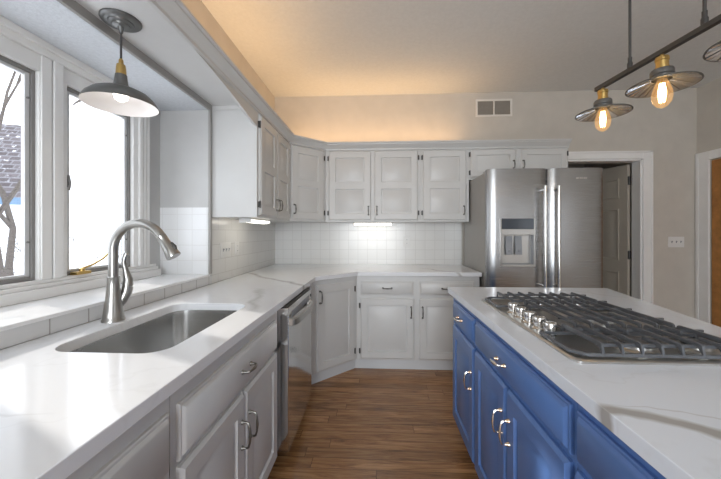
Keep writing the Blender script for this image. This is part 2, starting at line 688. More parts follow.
# hall beyond the doorway
mb = MB()
mb.box(1.2, 4.05, 5.28, 5.4, 0, ZC)
mb.box(1.2, 1.3, YB+.12, 5.28, 0, ZC)
mb.box(3.30, 3.40, YB+.12, 5.28, 0, ZC)
struct(mb.build('wall_hall', M['wall']))
mb = MB()
mb.box(4.02, 4.14, 1.9, 3.9, 0, ZC)
struct(mb.build('wall_side_hall', M['wall']))

# recess ceiling and side tiles
struct(MB().box(XW, XL+.001, BY0, BY1, BZ1, BZ1+.012).build('trim_1', M['bay_ceiling'], wl), 'white textured ceiling of the window recess')
# backsplash tile
struct(MB().box(XL, .945, YB-.008, YB, .914, 1.40).build('backsplash_tile', M['tile_back'], wb))
struct(MB().box(XL, XL+.008, BY1+.02, YB-.008, .914, 1.40).build('backsplash_tile', M['tile_side'], wl))
struct(MB().box(XW, XL, BY1-.008, BY1, .985, 1.452).build('side_tile', M['tile_jamb'], wl))
struct(MB().box(XL, XL+.012, BY0, BY1+.02, .914, .972).build('ledge_tile_strip', M['tile_strip'], wl, .002))
# stone ledge
led = struct(MB().box(XW, XL+.016, BY0, BY1-.008, .970, .985).build('trim_2', M['ledge'], None, .003), 'white stone window ledge behind the sink')
# grey edging round the recess opening
mb = MB()
mb.box(XL-.004, XL+.014, BY0, BY1+.022, BZ1, BZ1+.041)
mb.box(XL-.004, XL+.014, BY1-.004, BY1+.022, .985, BZ1)
struct(mb.build('trim_3', M['trimgrey'], None, .002), 'grey edging strip round the window recess')

# window casings (profiled) in the recess
mb = MB()
yy0 = BY0
mb.box(XW, XW+.035, BY0, BY1-.135, 2.075, BZ1)
mb.box(XW, XW+.050, BY0, BY1-.135, 2.105, BZ1)
mb.box(XW, XW+.020, BY0, BY1-.135, WZ1-.0, 2.075)
mb.box(XW, XW+.060, BY0, BY1-.08, .985, 1.030)
mb.box(XW, XW+.040, BY0, BY1-.08, 1.030, 1.048)
mb.box(XW, XW+.026, BY0, BY1-.08, 1.048, WZ0)
for a, b in ((WIN[0][1], WIN[1][0]), (WIN[1][1], WIN[2][0])):
    mb.box(XW, XW+.022, a, b, WZ0, WZ1)
    mb.box(XW+.022, XW+.036, b-.075, b-.030, WZ0, 2.075)
    mb.box(XW+.022, XW+.030, a+.004, b-.08, WZ0, 2.075)
a = WIN[2][1]
mb.box(XW, XW+.024, a, a+.140, WZ0, WZ1)
for k in range(3):
    mb.box(XW+.024, XW+.040-.004*k, a+.034+k*.036, a+.060+k*.036, WZ0, 2.075)
struct(mb.build('trim_4', M['trimwhite'], None, .003), 'white moulded casing round the recess windows')

# windows
for i, (a, b) in enumerate(WIN):
    wname = 'window_%d' % (i+1)
    mb = MB()
    x0, x1 = -1.575, XW+.004
    f = .017
    mb.box(x0, x1, a, a+f, WZ0, WZ1)
    mb.box(x0, x1, b-f, b, WZ0, WZ1)
    mb.box(x0, x1, a+f, b-f, WZ0, WZ0+f)
    mb.box(x0, x1, a+f, b-f, WZ1-f, WZ1)
    wn = struct(mb.build(wname, M['winframe'], None, .003), 'grey framed casement window in the recess')
    mb = MB()
    g = f+.020
    mb.box(x1-.026, x1-.008, a+f, a+g, WZ0+f, WZ1-f)
    mb.box(x1-.026, x1-.008, b-g, b-f, WZ0+f, WZ1-f)
    mb.box(x1-.026, x1-.008, a+g, b-g, WZ0+f, WZ0+f+.012)
    mb.box(x1-.026, x1-.008, a+g, b-g, WZ1-f-.014, WZ1-f)
    struct(mb.build('sash', M['winalu'], wn, .002))
    struct(MB().box(x1-.022, x1-.018, a+g, b-g, WZ0+f+.012, WZ1-f-.014).build('pane', M['glass'], wn))
    mb = MB()
    for zz in (WZ0+.17, WZ1-.13):
        mb.lathe([(.005, 0), (.005, .006)], (x1-.008, b-f-.010, zz), 8, axis='x')
    struct(mb.build('sash_screw', M['winframe'], wn))
    mb = MB()
    mb.box(x1, x1+.016, a+.004, a+.016, 1.50, 1.56)
    mb.tube([(x1+.016, a+.010, 1.55), (x1+.022, a+.012, 1.52), (x1+.014, a+.012, 1.485)], .005, 8)
    struct(mb.build('sash_lock', M['winframe'], wn, .001))
    if i > 0:
        mb = MB()
        yc = a+.075
        mb.box(XW+.005, XW+.042, yc-.045, yc+.035, 1.066, 1.080)
        mb.lathe([(.013, 0), (.013, .014), (.006, .018)], (XW+.025, yc, 1.080), 12)
        mb.tube([(XW+.025, yc, 1.094), (XW+.035, yc+.05, 1.108), (XW+.030, yc+.12, 1.135), (XW+.022, yc+.165, 1.160)], [.006, .0052, .005, .0055], 8)
        mb.lathe([(.001, -.012), (.008, -.006), (.008, .006), (.001, .012)], (XW+.022, yc+.170, 1.163), 8)
        struct(mb.build('window_crank', M['brass'], wn, .001), 'brass window crank')

# door casing on the back wall + six panel door standing open
mb = MB()
yc0 = YB-.018
mb.box(DX1, DX1+.098, yc0, YB, 0, 2.16)
mb.box(DX1+.078, DX1+.098, yc0-.008, yc0, 0, 2.16)
mb.box(DX0-.098, DX0, yc0, YB, 0, 2.16)
mb.box(DX0, DX1, yc0, YB, DZ, 2.16)
mb.box(DX0-.098, DX1+.098, yc0-.008, yc0, 2.14, 2.16)
mb.box(DX1-.020, DX1, YB-.004, YB+.12, 0, DZ)
mb.box(DX0, DX0+.020, YB-.004, YB+.12, 0, DZ)
mb.box(DX0, DX1, YB-.004, YB+.12, DZ-.02, DZ)
struct(mb.build('trim_5', M['trimwhite'], None, .003), 'white door casing on the back wall')
door1 = bpy.data.objects.new('door_1', None)
COL.objects.link(door1)
door1.location = (2.862, YB+.135, 0)
door1.rotation_euler = (0, 0, math.radians(90+13))       # local +x runs along the leaf, local -y? face towards the kitchen side
struct(door1, 'beige six panel door standing open behind the fridge')
mb = MB()
mb.box(0, .76, 0.0, .035, .012, 2.045)
mb.build('leaf', M['doorpaint'], door1, .002)['kind'] = 'structure'
mb = MB()
for sy in (0.035,):
    for cx0, cx1 in ((.10, .345), (.415, .66)):
        for z0, z1 in ((.22, .82), (.95, 1.55), (1.67, 1.90)):
            def rr(i, y):
                return [(cx0+i, y, z0+i), (cx1-i, y, z0+i), (cx1-i, y, z1-i), (cx0+i, y, z1-i)]
            mb.loops([rr(0, .034), rr(0, .046), rr(.014, .046), rr(.022, .036), rr(.05, .036), rr(.075, .044)])
mb.build('panel_moulding', M['doorpaint'], door1, 0)['kind'] = 'structure'
for zz in (1.86, 1.02, .25):
    mb = MB()
    mb.tube([(-.012, .026, zz-.05), (-.012, .026, zz+.05)], .008, 10)
    mb.box(-.010, .0, .000, .034, zz-.045, zz+.045)
    mb.build('door_hinge', M['brass'] if False else M['darkmetal'], door1)['kind'] = 'structure'

# casing and stained wood door on the right wall
mb = MB()
mb.box(XR-.018, XR, RY1, RY1+.13, 0, 2.12)
mb.box(XR-.026, XR-.018, RY1+.10, RY1+.13, 0, 2.12)
mb.box(XR-.018, XR, RY0-.11, RY1, RZ, 2.12)
mb.box(XR-.018, XR, RY0-.11, RY0, 0, RZ)
struct(mb.build('trim_6', M['trimwhite'], None, .003), 'white door casing on the right wall beside the corner')
mb = MB()
mb.box(XR+.002, XR+.042, RY0+.012, RY1-.012, .012, RZ-.01)
d2 = struct(mb.build('door_2', M['woodbrown'], None, .003), 'brown stained wooden door at the right edge')
mb = MB()
for z0, z1 in ((.2, .95), (1.1, 1.85)):
    for a, b in ((RY0+.12, RY0+.40), (RY0+.48, RY0+.76)):
        mb.loops([[(XR+.011, a, z0), (XR+.011, b, z0), (XR+.011, b, z1), (XR+.011, a, z1)],
                  [(XR+.004, a+.03, z0+.03), (XR+.004, b-.03, z0+.03), (XR+.004, b-.03, z1-.03), (XR+.004, a+.03, z1-.03)]])
struct(mb.build('panel_moulding', M['woodbrown'], d2))
mb = MB()
mb.box(2.985, XR-.02, YB-.014, YB, 0, .11)
struct(mb.build('baseboard_back', M['trimwhite'], None, .003))
mb = MB()
mb.box(XR-.014, XR, -.7, RY0-.115, 0, .11)
struct(mb.build('baseboard_right', M['trimwhite'], None, .003))

# ------------------------------------------------------------------ soffit over the sink, valance, crown
XF = -.845        # face of the left wall cabinets
UY0, UY1 = 2.215, 3.03
UYF, UXD = 3.335, -.54
ZU0, ZU1, ZDT = 1.385, 2.145, 2.122
mb = MB()
mb.box(XL-.0, XF-.018, BY0, UY0, 2.175, 2.19)
mb.box(XL, XF-.018, UY0, UY0+.02, 2.1455, 2.19)
# arched valance board
N = 40
ya, yb = BY0, UY0
loopA, loopB = [], []
vs_top = []


def arch(y):
    m_, h_ = .80, 1.405
    t = min(1, abs(y-m_)/h_)
    z = 2.150-.125*max(0, (t-.15)/.85)**1.7
    return z


bm = mb.bm
prev = None
for k in range(N+1):
    y = ya+(yb-ya)*k/N
    cur = [bm.verts.new((x, y, z)) for x, z in ((XF-.018, arch(y)), (XF, arch(y)), (XF, 2.19), (XF-.018, 2.19))]
    if prev:
        for i in range(4):
            mb.face([prev[i], prev[(i+1) % 4], cur[(i+1) % 4], cur[i]])
    else:
        mb.face(cur)
    prev = cur
mb.face(prev[::-1])
struct(mb.build('trim_7', M['white']), 'white soffit and arched valance over the sink')


def sweep(path, prof):
    """mitred sweep of (out, z) along a plan path, out = to the right of the path direction"""
    mb = MB()
    lps = []
    P = [Vector((p[0], p[1])) for p in path]
    for i, p in enumerate(P):
        d0 = (p-P[i-1]).normalized() if i else None
        d1 = (P[i+1]-p).normalized() if i < len(P)-1 else None
        n0 = Vector((d0.y, -d0.x)) if d0 else None
        n1 = Vector((d1.y, -d1.x)) if d1 else None
        if n0 is None:
            nn, s = n1, 1
        elif n1 is None:
            nn, s = n0, 1
        else:
            nn = (n0+n1).normalized()
            s = 1/max(.3, nn.dot(n0))
        lps.append([(p.x+nn.x*o*s, p.y+nn.y*o*s, z) for o, z in prof])
    mb.loops(lps)
    return mb


crown_path = [(XF, BY0), (XF, UY1), (UXD, UYF), (1.93, UYF)]
crown = [(0, 2.128), (.012, 2.132), (.014, 2.146), (.020, 2.150), (.028, 2.162), (.042, 2.177), (.050, 2.182), (.052, 2.191), (.062, 2.195), (.062, 2.206), (-.02, 2.206), (-.02, 2.146), (0, 2.146)]
crown = [(o+.0005, z) for o, z in crown]
struct(sweep(crown_path, crown).build('trim_8', M['white']), 'white crown moulding along the tops of the wall cabinets')

# ------------------------------------------------------------------ worktops
tag(slab_with_hole([(-.505, -.5), (-.505, 2.6), (-.178, 2.93), (.942, 2.93), (.942, YB-.009), (XL+.013, YB-.009), (XL+.013, -.5)],
                   [p[:2] for p in rrect(-.838, 1.265, .190, .335, .075, 0)], .878, .914).build('countertop', M['quartz'], None, .002),
    'white grey-veined quartz worktop running under the windows and round the corner', 'countertop')
ISL = [(.47, -.45), (.47, 2.164), (1.50, 2.17), (1.322, 1.30), (.96, -.45)]
tag(slab_with_hole(ISL, None, .878, .914).build('countertop', M['quartz_island'], None, .002),
    'white quartz worktop of the blue island, under the cooktop', 'countertop')

# ------------------------------------------------------------------ base cabinets
R90 = PI/2


def base_cab(label, loc, rz, W, D, fronts, mat, handle_mat, feet=None, prof=LIP, toe=None, hollow=False, hinged=True, toex=0, L=.098):
    """fronts: ('drawer'|'door', x0, x1, z0, z1, handle_pos)"""
    r = thing('base_cabinet', label, 'cabinet', loc, rz)
    if hollow:
        mb = MB()
        mb.box(0, W, 0, .02, .10, .14)
        mb.box(0, W, 0, .02, .815, .877)
        mb.box(0, W, 0, .02, .645, .68)
        mb.box(0, .045, 0, .02, .14, .815)
        mb.box(W-.045, W, 0, .02, .14, .815)
        mb.box(W/2-.03, W/2+.03, 0, .02, .14, .65)
        mb.box(0, .018, .02, D, .10, .877)
        mb.box(W-.018, W, .02, D, .10, .877)
        mb.box(.018, W-.018, .02, D, .10, .118)
        mb.box(.018, W-.018, D-.01, D, .118, .877)
        mb.build('carcass', mat, r)
    else:
        carcass(r, 0, W, D, .10, .877, mat)
    MB().box(toex, W, .045, .065, .0, .10).build('toe_kick', toe or mat, r)
    for fr in fronts:
        kind, x0, x1, z0, z1 = fr[:5]
        if kind == 'drawer':
            d = front(r, 'drawer_front', x0, x1, z0, z1, mat, (), STEP)
            hz = fr[6] if len(fr) > 6 else (z0+z1)/2
            if fr[5]:
                pull(d, fr[5] if isinstance(fr[5], float) else (x0+x1)/2, hz, 'x', handle_mat, .072 if feet else .080, y0=-.021, feet=feet)
        else:
            d = raised_door(r, x0, x1, z0, z1, mat, prof)
            side = fr[5]
            hz = fr[6] if len(fr) > 6 else z1-.14
            pull(d, x1-.03 if side == 'r' else x0+.03, hz, 'z', handle_mat, L, feet=feet)
            if hinged:
                hx = x0-.006 if side == 'r' else x1+.006
                hinge(d, hx, z0+.07)
                hinge(d, hx, z1-.07)
    return r


# left run faces +X: local x -> +Y
base_cab('white base cabinet under the sink, wide false drawer over two raised panel doors', (-.535, .802, 0), R90, .893, .62,
         [('drawer', .024, .838, .668, .822, .435), ('door', .024, .424, .11, .652, 'r', .505), ('door', .436, .838, .11, .652, 'l', .505)],
         M['white'], M['pewter'], toe=M['toe'], hollow=True, hinged=False)
base_cab('white base cabinet at the bottom left corner of the photo, nearest in the left run', (-.535, -.12, 0), R90, .92, .62,
         [('drawer', .03, .905, .668, .822, .45), ('door', .035, .44, .11, .652, 'r', .505), ('door', .46, .905, .11, .652, 'l', .505)],
         M['white'], M['pewter'], toe=M['toe'], hinged=False)
# diagonal corner
r = thing('base_cabinet', 'white corner base cabinet with a single door set diagonally beside the dishwasher', 'cabinet', (-.535, 2.612, 0), math.radians(45))
S2 = math.sqrt(.5)


def loc45(X, Y):
    dx, dy = X+.535, Y-2.612
    return ((dx+dy)*S2, (-dx+dy)*S2)


WD = .492
mb = MB()
mb.prism([(0, 0), (WD, 0), loc45(-.187, YB-.01), loc45(XL+.014, YB-.01), loc45(XL+.014, 2.34), loc45(-.535, 2.34)], .10, .877)
mb.build('carcass', M['white'], r, .002)
mb = MB()
mb.prism([(.0, .045), (WD+.0186, .045), (WD+.0318, .0318), (WD+.030, .06), (.02, .07)], 0, .10)
mb.build('toe_kick', M['toe'], r)
d = raised_door(r, .038, WD-.038, .115, .835, M['white'])
pull(d, .066, .735, 'z', M['pewter'])
hinge(d, WD-.032, .19)
hinge(d, WD-.032, .76)
# back run faces -Y
base_cab('white base cabinet on the back wall with two drawers over two raised panel doors', (-.187, 2.96, 0), 0, 1.117, .66,
         [('drawer', .035, .528, .70, .83, True), ('drawer', .572, 1.065, .70, .83, True),
          ('door', .035, .528, .115, .672, 'r', .545), ('door', .572, 1.065, .115, .672, 'l', .545)],
         M['white'], M['pewter'], toe=M['toe'])
# island faces -X: local x -> -Y
base_cab('blue island cabinet at the far end, one small drawer over one narrow door', (.50, 2.125, 0), -R90, .502, .58,
         [('drawer', .060, .490, .715, .842, .255, .778), ('door', .060, .490, .11, .695, 'r', .52)], M['blue'], M['chrome'], M['champagne'], hinged=False, L=.085)
base_cab('blue island cabinet under the cooktop, wide drawer over a pair of doors', (.50, 1.622, 0), -R90, .797, .58,
         [('drawer', .012, .783, .715, .842, .36, .778), ('door', .012, .390, .11, .695, 'r', .55), ('door', .402, .783, .11, .695, 'l', .55)],
         M['blue'], M['chrome'], M['champagne'], hinged=False, L=.085)
base_cab('blue island cabinet nearest the camera at the bottom right of the photo', (.50, .824, 0), -R90, .85, .44,
         [('drawer', .012, .60, .715, .842, .31, .778), ('door', .012, .30, .11, .695, 'r', .55), ('door', .312, .60, .11, .695, 'l', .55)],
         M['blue'], M['chrome'], M['champagne'], hinged=False, L=.085)

# ------------------------------------------------------------------ dishwasher
r = thing('dishwasher', 'stainless steel dishwasher between the sink cabinet and the corner cabinet', 'dishwasher', (-.535, 1.70, 0), R90)
MB().box(.004, .596, .0, .58, .10, .868).build('tub', M['greyplastic'], r)
MB().box(.01, .59, .06, .085, 0, .10).build('toe_panel', M['black'], r)
d = MB().box(.003, .615, -.058, -.0, .09, .868).build('door', M['dwsteel'], r, .003)
MB().box(.008, .610, -.046, -.002, .868, .8765).build('control_strip', M['black'], r)
mb = MB()
pts = []
for k in range(13):
    t = k/12
    pts.append((.05+.50*t, -.072-.026*math.sin(PI*t)**.5, .782))
lp = []
for (x, y, z) in pts:
    lp.append([(x, y+.005, z-.024), (x, y-.007, z-.020), (x, y-.007, z+.016), (x, y+.005, z+.020)])
mb.loops(lp)
for x in (.056, .544):
    mb.box(x-.012, x+.012, -.076, -.056, .760, .802)
mb.build('handle', M['nickel'], d, .002)
MB().box(.075, .525, -.0595, -.0575, .800, .838).build('recess_shade_strip', M['greyplastic'], d, .0008)  # flat grey strip gives the shaded hollow behind the handle by colour alone
mb = MB()
mb.lathe([(.011, 0), (.011, -.003), (.008, -.004)], (.582, -.058, .825), 12, axis='y')
mb.build('badge', M['darkmetal'], d)

# ------------------------------------------------------------------ wall cabinets


def upper_door(r, x0, x1, side, z0=1.402, z1=ZDT, n=2, m=.070, hz=None, hinges=True, L=.085):
    d = raised_door(r, x0, x1, z0, z1, M['white'], LIP, n, m)
    hx = x1-.026 if side == 'r' else x0+.026
    pull(d, hx, hz if hz else z0+.10, 'z', M['pewter'], L)
    if hinges:
        h = x0-.006 if side == 'r' else x1+.006
        dz = .075 if n == 2 else .05
        hinge(d, h, z0+dz)
        hinge(d, h, z1-dz)
    return d


r = thing('wall_cabinet', 'white double-door wall cabinet on the left wall beside the window recess', 'cabinet', (XF, UY0, 0), R90)
carcass(r, 0, UY1-UY0, -XL+XF-.002, ZU0, ZU1, M['white'])
W = UY1-UY0
upper_door(r, .030, W/2-.006, 'r')
upper_door(r, W/2+.006, W-.030, 'l')
# diagonal corner wall cabinet
r = thing('wall_cabinet', 'white single-door wall cabinet set diagonally across the corner', 'cabinet', (XF, UY1, 0), math.radians(45))


def locu(X, Y):
    dx, dy = X-XF, Y-UY1
    return ((dx+dy)*S2, (-dx+dy)*S2)


WU = .431
mb = MB()
mb.prism([(0.001, 0), (WU-.001, 0), locu(UXD-.001, YB-.009), locu(XL+.009, YB-.009), locu(XL+.009, UY1+.001)], ZU0, ZU1)
mb.build('carcass', M['white'], r, .002)
upper_door(r, .022, WU-.028, 'l')
# back wall
r = thing('wall_cabinet', 'white double-door wall cabinet on the back wall above the lit strip', 'cabinet', (UXD, UYF, 0), 0)
DB = YB-UYF-.010
carcass(r, 0, .985, DB, ZU0, ZU1, M['white'])
upper_door(r, .036, .477, 'r')
upper_door(r, .513, .961, 'l')
r = thing('wall_cabinet', 'white single-door wall cabinet just left of the fridge', 'cabinet', (UXD+.986, UYF, 0), 0)
carcass(r, 0, .496, DB, ZU0, ZU1, M['white'])
upper_door(r, .026, .466, 'r')
r = thing('wall_cabinet', 'short white two-door wall cabinet above the fridge', 'cabinet', (UXD+1.483, UYF, 0), 0)
carcass(r, 0, .985, DB, 1.815, ZU1, M['white'])
upper_door(r, .012, .464, 'r', 1.835, ZDT, 1, .058, 1.965, L=.075)
upper_door(r, .508, .968, 'l', 1.835, ZDT, 1, .058, 1.965, L=.075)

# ------------------------------------------------------------------ under cabinet lights


def strip_light(label, loc, rz, L):
    r = thing('under_cabinet_light', label, 'light', loc, rz, 'lights under the wall cabinets')
    mb = MB()
    mb.box(-L/2, L/2, -.045, .045, -.012, -.001)
    mb.box(-L/2, -L/2+.012, -.045, .045, -.034, -.012)
    mb.box(L/2-.012, L/2, -.045, .045, -.034, -.012)
    mb.build('housing', M['plastic'], r, .002)
    mb = MB()
    P = []
    for k in range(9):
        a = PI+PI*k/8
        P.append((.043*math.cos(a), -.012+.022*math.sin(a)))
    mb.loops([[(-L/2+.012, y, z) for y, z in P], [(L/2-.012, y, z) for y, z in P]], 0, True)
    mb.build('diffuser', M['led'], r)
    return r


strip_light('lit strip light under the back wall cabinets', (-.045, 3.44, ZU0), 0, .42)
strip_light('lit strip light under the left wall cabinet', (-.985, 2.56, ZU0), R90, .44)

# ------------------------------------------------------------------ fridge
FX0, FX1, FYF, FZ = .95, 1.918, 2.785, 1.822
r = thing('refrigerator', 'stainless french-door refrigerator with water dispenser in its left door', 'refrigerator', (FX0, FYF, 0), 0)
FW = FX1-FX0
MB().box(0.004, FW-.004, .085, .77, .03, FZ-.018).build('case', M['fridgeside'], r, .004)
for x in (.06, FW-.06):
    for y in (.12, .7):
        MB().lathe([(.02, 0), (.02, .031)], (x, y, 0), 10).build('foot', M['black'], r)
for x in (.004, FW-.055):
    MB().box(x, x+.051, .09, .15, FZ-.018, FZ-.002).build('hinge_cover', M['fridgeside'], r, .004)


def bowed_door(name, x0, x1, z0, z1, notch=None, bow=.012):
    """door slab whose front bows gently outwards; notch leaves a dispenser opening"""
    mb = MB()
    if not notch:
        xs = [x0+(x1-x0)*k/14 for k in range(15)]
    else:
        xs = sorted(set([x0+(x1-x0)*k/14 for k in range(15)]+[notch[0], notch[1]]))
    zs = [z0, z1] if not notch else [z0, notch[2], notch[3], z1]

    def yf(x):
        t = (x-x0)/(x1-x0)
        e = .020
        d = min(x-x0, x1-x)
        corner = .022*(1-min(1, d/e))**2
        return .018-bow*(1-(2*t-1)**2)+corner
    V = {}
    for i, x in enumerate(xs):
        for j, z in enumerate(zs):
            V[i, j] = mb.bm.verts.new((x, yf(x), z))
    n, mz = len(xs), len(zs)
    for i in range(n-1):
        for j in range(mz-1):
            if notch and j == 1 and xs[i] >= notch[0]-1e-6 and xs[i+1] <= notch[1]+1e-6:
                continue
            mb.face([V[i, j], V[i+1, j], V[i+1, j+1], V[i, j+1]], 0, True)
    Bk = {}
    for i, x in enumerate(xs):
        for j in (0, mz-1):
            Bk[i, j] = mb.bm.verts.new((x, .083, zs[j]))
    for i in range(n-1):
        mb.face([Bk[i, 0], Bk[i+1, 0], V[i+1, 0], V[i, 0]])
        mb.face([V[i, mz-1], V[i+1, mz-1], Bk[i+1, mz-1], Bk[i, mz-1]])
        mb.face([Bk[i+1, 0], Bk[i, 0], Bk[i, mz-1], Bk[i+1, mz-1]])
    for i in (0, n-1):
        mb.face([V[i, j] for j in range(mz)]+[Bk[i, mz-1], Bk[i, 0]])
    return mb.build(name, M['steel'], r)


SPL = .507
ND = (.100, .392, .985, 1.395)
ld = bowed_door('left_door', 0, SPL-.003, .72, FZ, ND)
rd = bowed_door('right_door', SPL+.003, FW, .72, FZ)
fd = bowed_door('freezer_drawer', 0, FW, .05, .705)
# dispenser
mb = MB()
x0, x1, z0, z1 = ND
mb.box(x0, x0+.012, .002, .06, z0, z1)
mb.box(x1-.012, x1, .002, .06, z0, z1)
mb.box(x0+.012, x1-.012, -.002, .06, z0, z0+.018)
mb.box(x0+.012, x1-.012, -.002, .06, 1.255, 1.305)
mb.box(x0+.012, x1-.012, .05, .06, z0+.018, 1.255)
mb.build('dispenser', [M['steel_h']], ld, .002)
MB().box(x0+.012, x1-.012, .0015, .06, 1.305, z1-.002).build('dispenser_display', M['display'], ld, .001)
mb = MB()
mb.box(x0+.012, x1-.012, .012, .05, z0+.018, z0+.024)
mb.box(x0+.012, x0+.016, .012, .05, z0+.024, 1.255)
mb.box(x1-.016, x1-.012, .012, .05, z0+.024, 1.255)
mb.build('dispenser_tray', M['greyplastic'], ld)
for cx in (x0+.085, x0+.165):
    mb = MB()
    mb.loops([[(cx-.028, .030, 1.085), (cx+.028, .030, 1.085), (cx+.030, .046, 1.245), (cx-.030, .046, 1.245)],
              [(cx-.028, .022, 1.085), (cx+.028, .022, 1.085), (cx+.030, .038, 1.245), (cx-.030, .038, 1.245)]])
    mb.lathe([(.012, 0), (.010, -.008)], (cx, .026, 1.12), 10, axis='y')
    mb.build('dispenser_paddle', M['greyplastic'], ld, .002)
MB().box(SPL-.03, SPL+.03, .06, .086, .72, FZ-.004).build('door_gap_shade', M['black'], r)  # black strip standing in for the shade in the gap between the doors
for dd, hx in ((ld, SPL-.060), (rd, SPL+.050)):
    mb = MB()
    mb.tube([(hx, -.052, .80), (hx, -.052, 1.665)], .0135, 12)
    for zz in (.83, 1.635):
        mb.tube([(hx, .016, zz), (hx, -.052, zz)], .011, 10)
    mb.build('handle', M['chrome'], dd)
mb = MB()
mb.tube([(.12, -.055, .63), (FW-.12, -.055, .63)], .0135, 12)
for x in (.16, FW-.16):
    mb.tube([(x, .01, .63), (x, -.055, .63)], .011, 10)
mb.build('handle', M['chrome'], fd)
# maker's emblem on the right door: a small raised plate of dashes
mb = MB()
ex, ez = .775, 1.735
for k, wdt in enumerate((.010, .006, .008, .006, .009, .006)):
    x = ex-.045+k*.016
    mb.box(x, x+wdt, .0052, .012, ez-.008, ez+.008)
mb.build('emblem', M['chrome'], rd)

# ------------------------------------------------------------------ sink + faucet
r = thing('sink', 'undermount stainless steel sink in the left worktop', 'sink', (-.838, 1.265, .66), 0)
mb = MB()
zt = .877-.66
mb.loops([rrect(0, 0, .215, .36, .10, zt), rrect(0, 0, .192, .337, .076, zt), rrect(0, 0, .190, .335, .074, zt-.02), rrect(0, 0, .184, .329, .07, .035),
          rrect(0, 0, .176, .321, .065, .014), rrect(0, 0, .158, .300, .05, .004), rrect(0, 0, .05, .06, .03, .0)], 0, True, False, True)
so = mb.build('basin', M['sinksteel'], r)
sm = so.modifiers.new('thickness', 'SOLIDIFY')
sm.thickness = .0012
mb = MB()
mb.lathe([(.042, .0015), (.042, .004), (.034, .005), (.030, .0025), (.012, .0025), (.010, .006)], (0, .05, 0), 24)
mb.build('drain', M['chrome'], r)

fx, fy = -1.088, 1.268
r = thing('faucet', 'brushed nickel gooseneck faucet behind the sink', 'faucet', (fx, fy, .914), 0)
mb = MB()
mb.lathe([(.041, .0), (.041, .007), (.038, .011), (.038, .016), (.035, .021)], (0, 0, 0), 28)
mb.build('base', M['nickel'], r)
mb = MB()
mb.lathe([(.037, .018), (.0355, .03), (.030, .07), (.0255, .11), (.0222, .15), (.0212, .175), (.0222, .177), (.0222, .181), (.0205, .183)], (0, 0, 0), 28)
mb.build('body', M['nickel'], r)
mb = MB()
zc, ra = .292, .110
P = [(0, 0, .18), (0, 0, .24), (0, 0, .275)]
for k in range(0, 19):
    a = math.radians(180-(180-33)*k/18)
    P.append((ra+ra*math.cos(a), 0, zc+ra*math.sin(a)))
mb.tube(P, .0178, 16)
mb.build('spout', M['nickel'], r)
e = Vector(P[-1])
dr = Vector((math.sin(math.radians(33)), 0, -math.cos(math.radians(33))))
mb = MB()
mb.tube([e+dr*t for t in (0, .004, .006, .03, .07, .098, .104)], [.0178, .0195, .0185, .0200, .0235, .0285, .0275], 18)
spray = mb.build('spray_head', M['nickel'], r)
mb = MB()
b0 = e+dr*.05+Vector((.82, 0, .56))*.021
mb.tube([b0, b0+dr*.02+Vector((.82, 0, .56))*.004, b0+dr*.038], [.006, .008, .005], 10)
mb.build('spray_button', M['darkmetal'], spray)
mb = MB()
sd = Vector((.55, .83, 0)).normalized()
mb.tube([sd*.012+Vector((0, 0, .045)), sd*.030+Vector((0, 0, .075)), sd*.046+Vector((0, 0, .112)), sd*.050+Vector((0, 0, .135))], [.012, .017, .0205, .0205], 14)
mb.tube([sd*.050+Vector((0, 0, .136)), sd*.050+Vector((0, 0, .142))], .0190, 14)
mb.tube([sd*.050+Vector((0, 0, .142)), sd*.052+Vector((0, 0, .165)), sd*.044+Vector((0, 0, .200)), sd*.036+Vector((0, 0, .240)), sd*.040+Vector((0, 0, .258)), sd*.046+Vector((0, 0, .272)), sd*.050+Vector((0, 0, .278))],
        [.0205, .018, .0115, .0085, .0095, .0125, .005], 12)
mb.build('lever', M['nickel'], r)

# ------------------------------------------------------------------ cooktop
cx0, cx1, cy0, cy1 = .552, 1.092, .920, 1.748
zc = .914
r = thing('cooktop', 'stainless five-burner gas cooktop set in the island worktop', 'cooktop', ((cx0+cx1)/2, (cy0+cy1)/2, zc), 0)
hx, hy = (cx1-cx0)/2, (cy1-cy0)/2
mb = MB()
mb.loops([rrect(0, 0, hx, hy, .022, .0005), rrect(0, 0, hx, hy, .022, .006), rrect(0, 0, hx-.006, hy-.006, .018, .010), rrect(0, 0, hx-.016, hy-.016, .012, .010), rrect(0, 0, hx-.022, hy-.022, .010, .006)])
mb.build('plate', M['steel_h'], r)
# burners
bs = [(-.02, .300, .036), (.155, .300, .046), (.075, 0, .058), (-.02, -.300, .046), (.155, -.300, .036)]
for bx, by, br in bs:
    mb = MB()
    mb.lathe([(br+.018, .006), (br+.018, .010), (br+.006, .014), (br+.004, .022), (br-.004, .024)], (bx, by, 0), 24)
    bo = mb.build('burner', M['steel_h'], r)
    mb = MB()
    mb.lathe([(br, .024), (br+.001, .029), (br-.004, .032), (.002, .033)], (bx, by, 0), 24)
    mb.build('burner_cap', M['iron'], bo)
# knobs
kx = .606-(cx0+cx1)/2
for k in range(5):
    ky = (1.148+.076*k+.006)-(cy0+cy1)/2
    mb = MB()
    mb.lathe([(.025, .006), (.025, .010), (.019, .012), (.019, .022), (.021, .024), (.0225, .046), (.021, .049), (.002, .0495)], (kx, ky, 0), 24)
    mb.box(kx-.0165, kx+.0165, ky-.0025, ky+.0025, .0485, .052)
    mb.build('knob', M['chrome'], r)


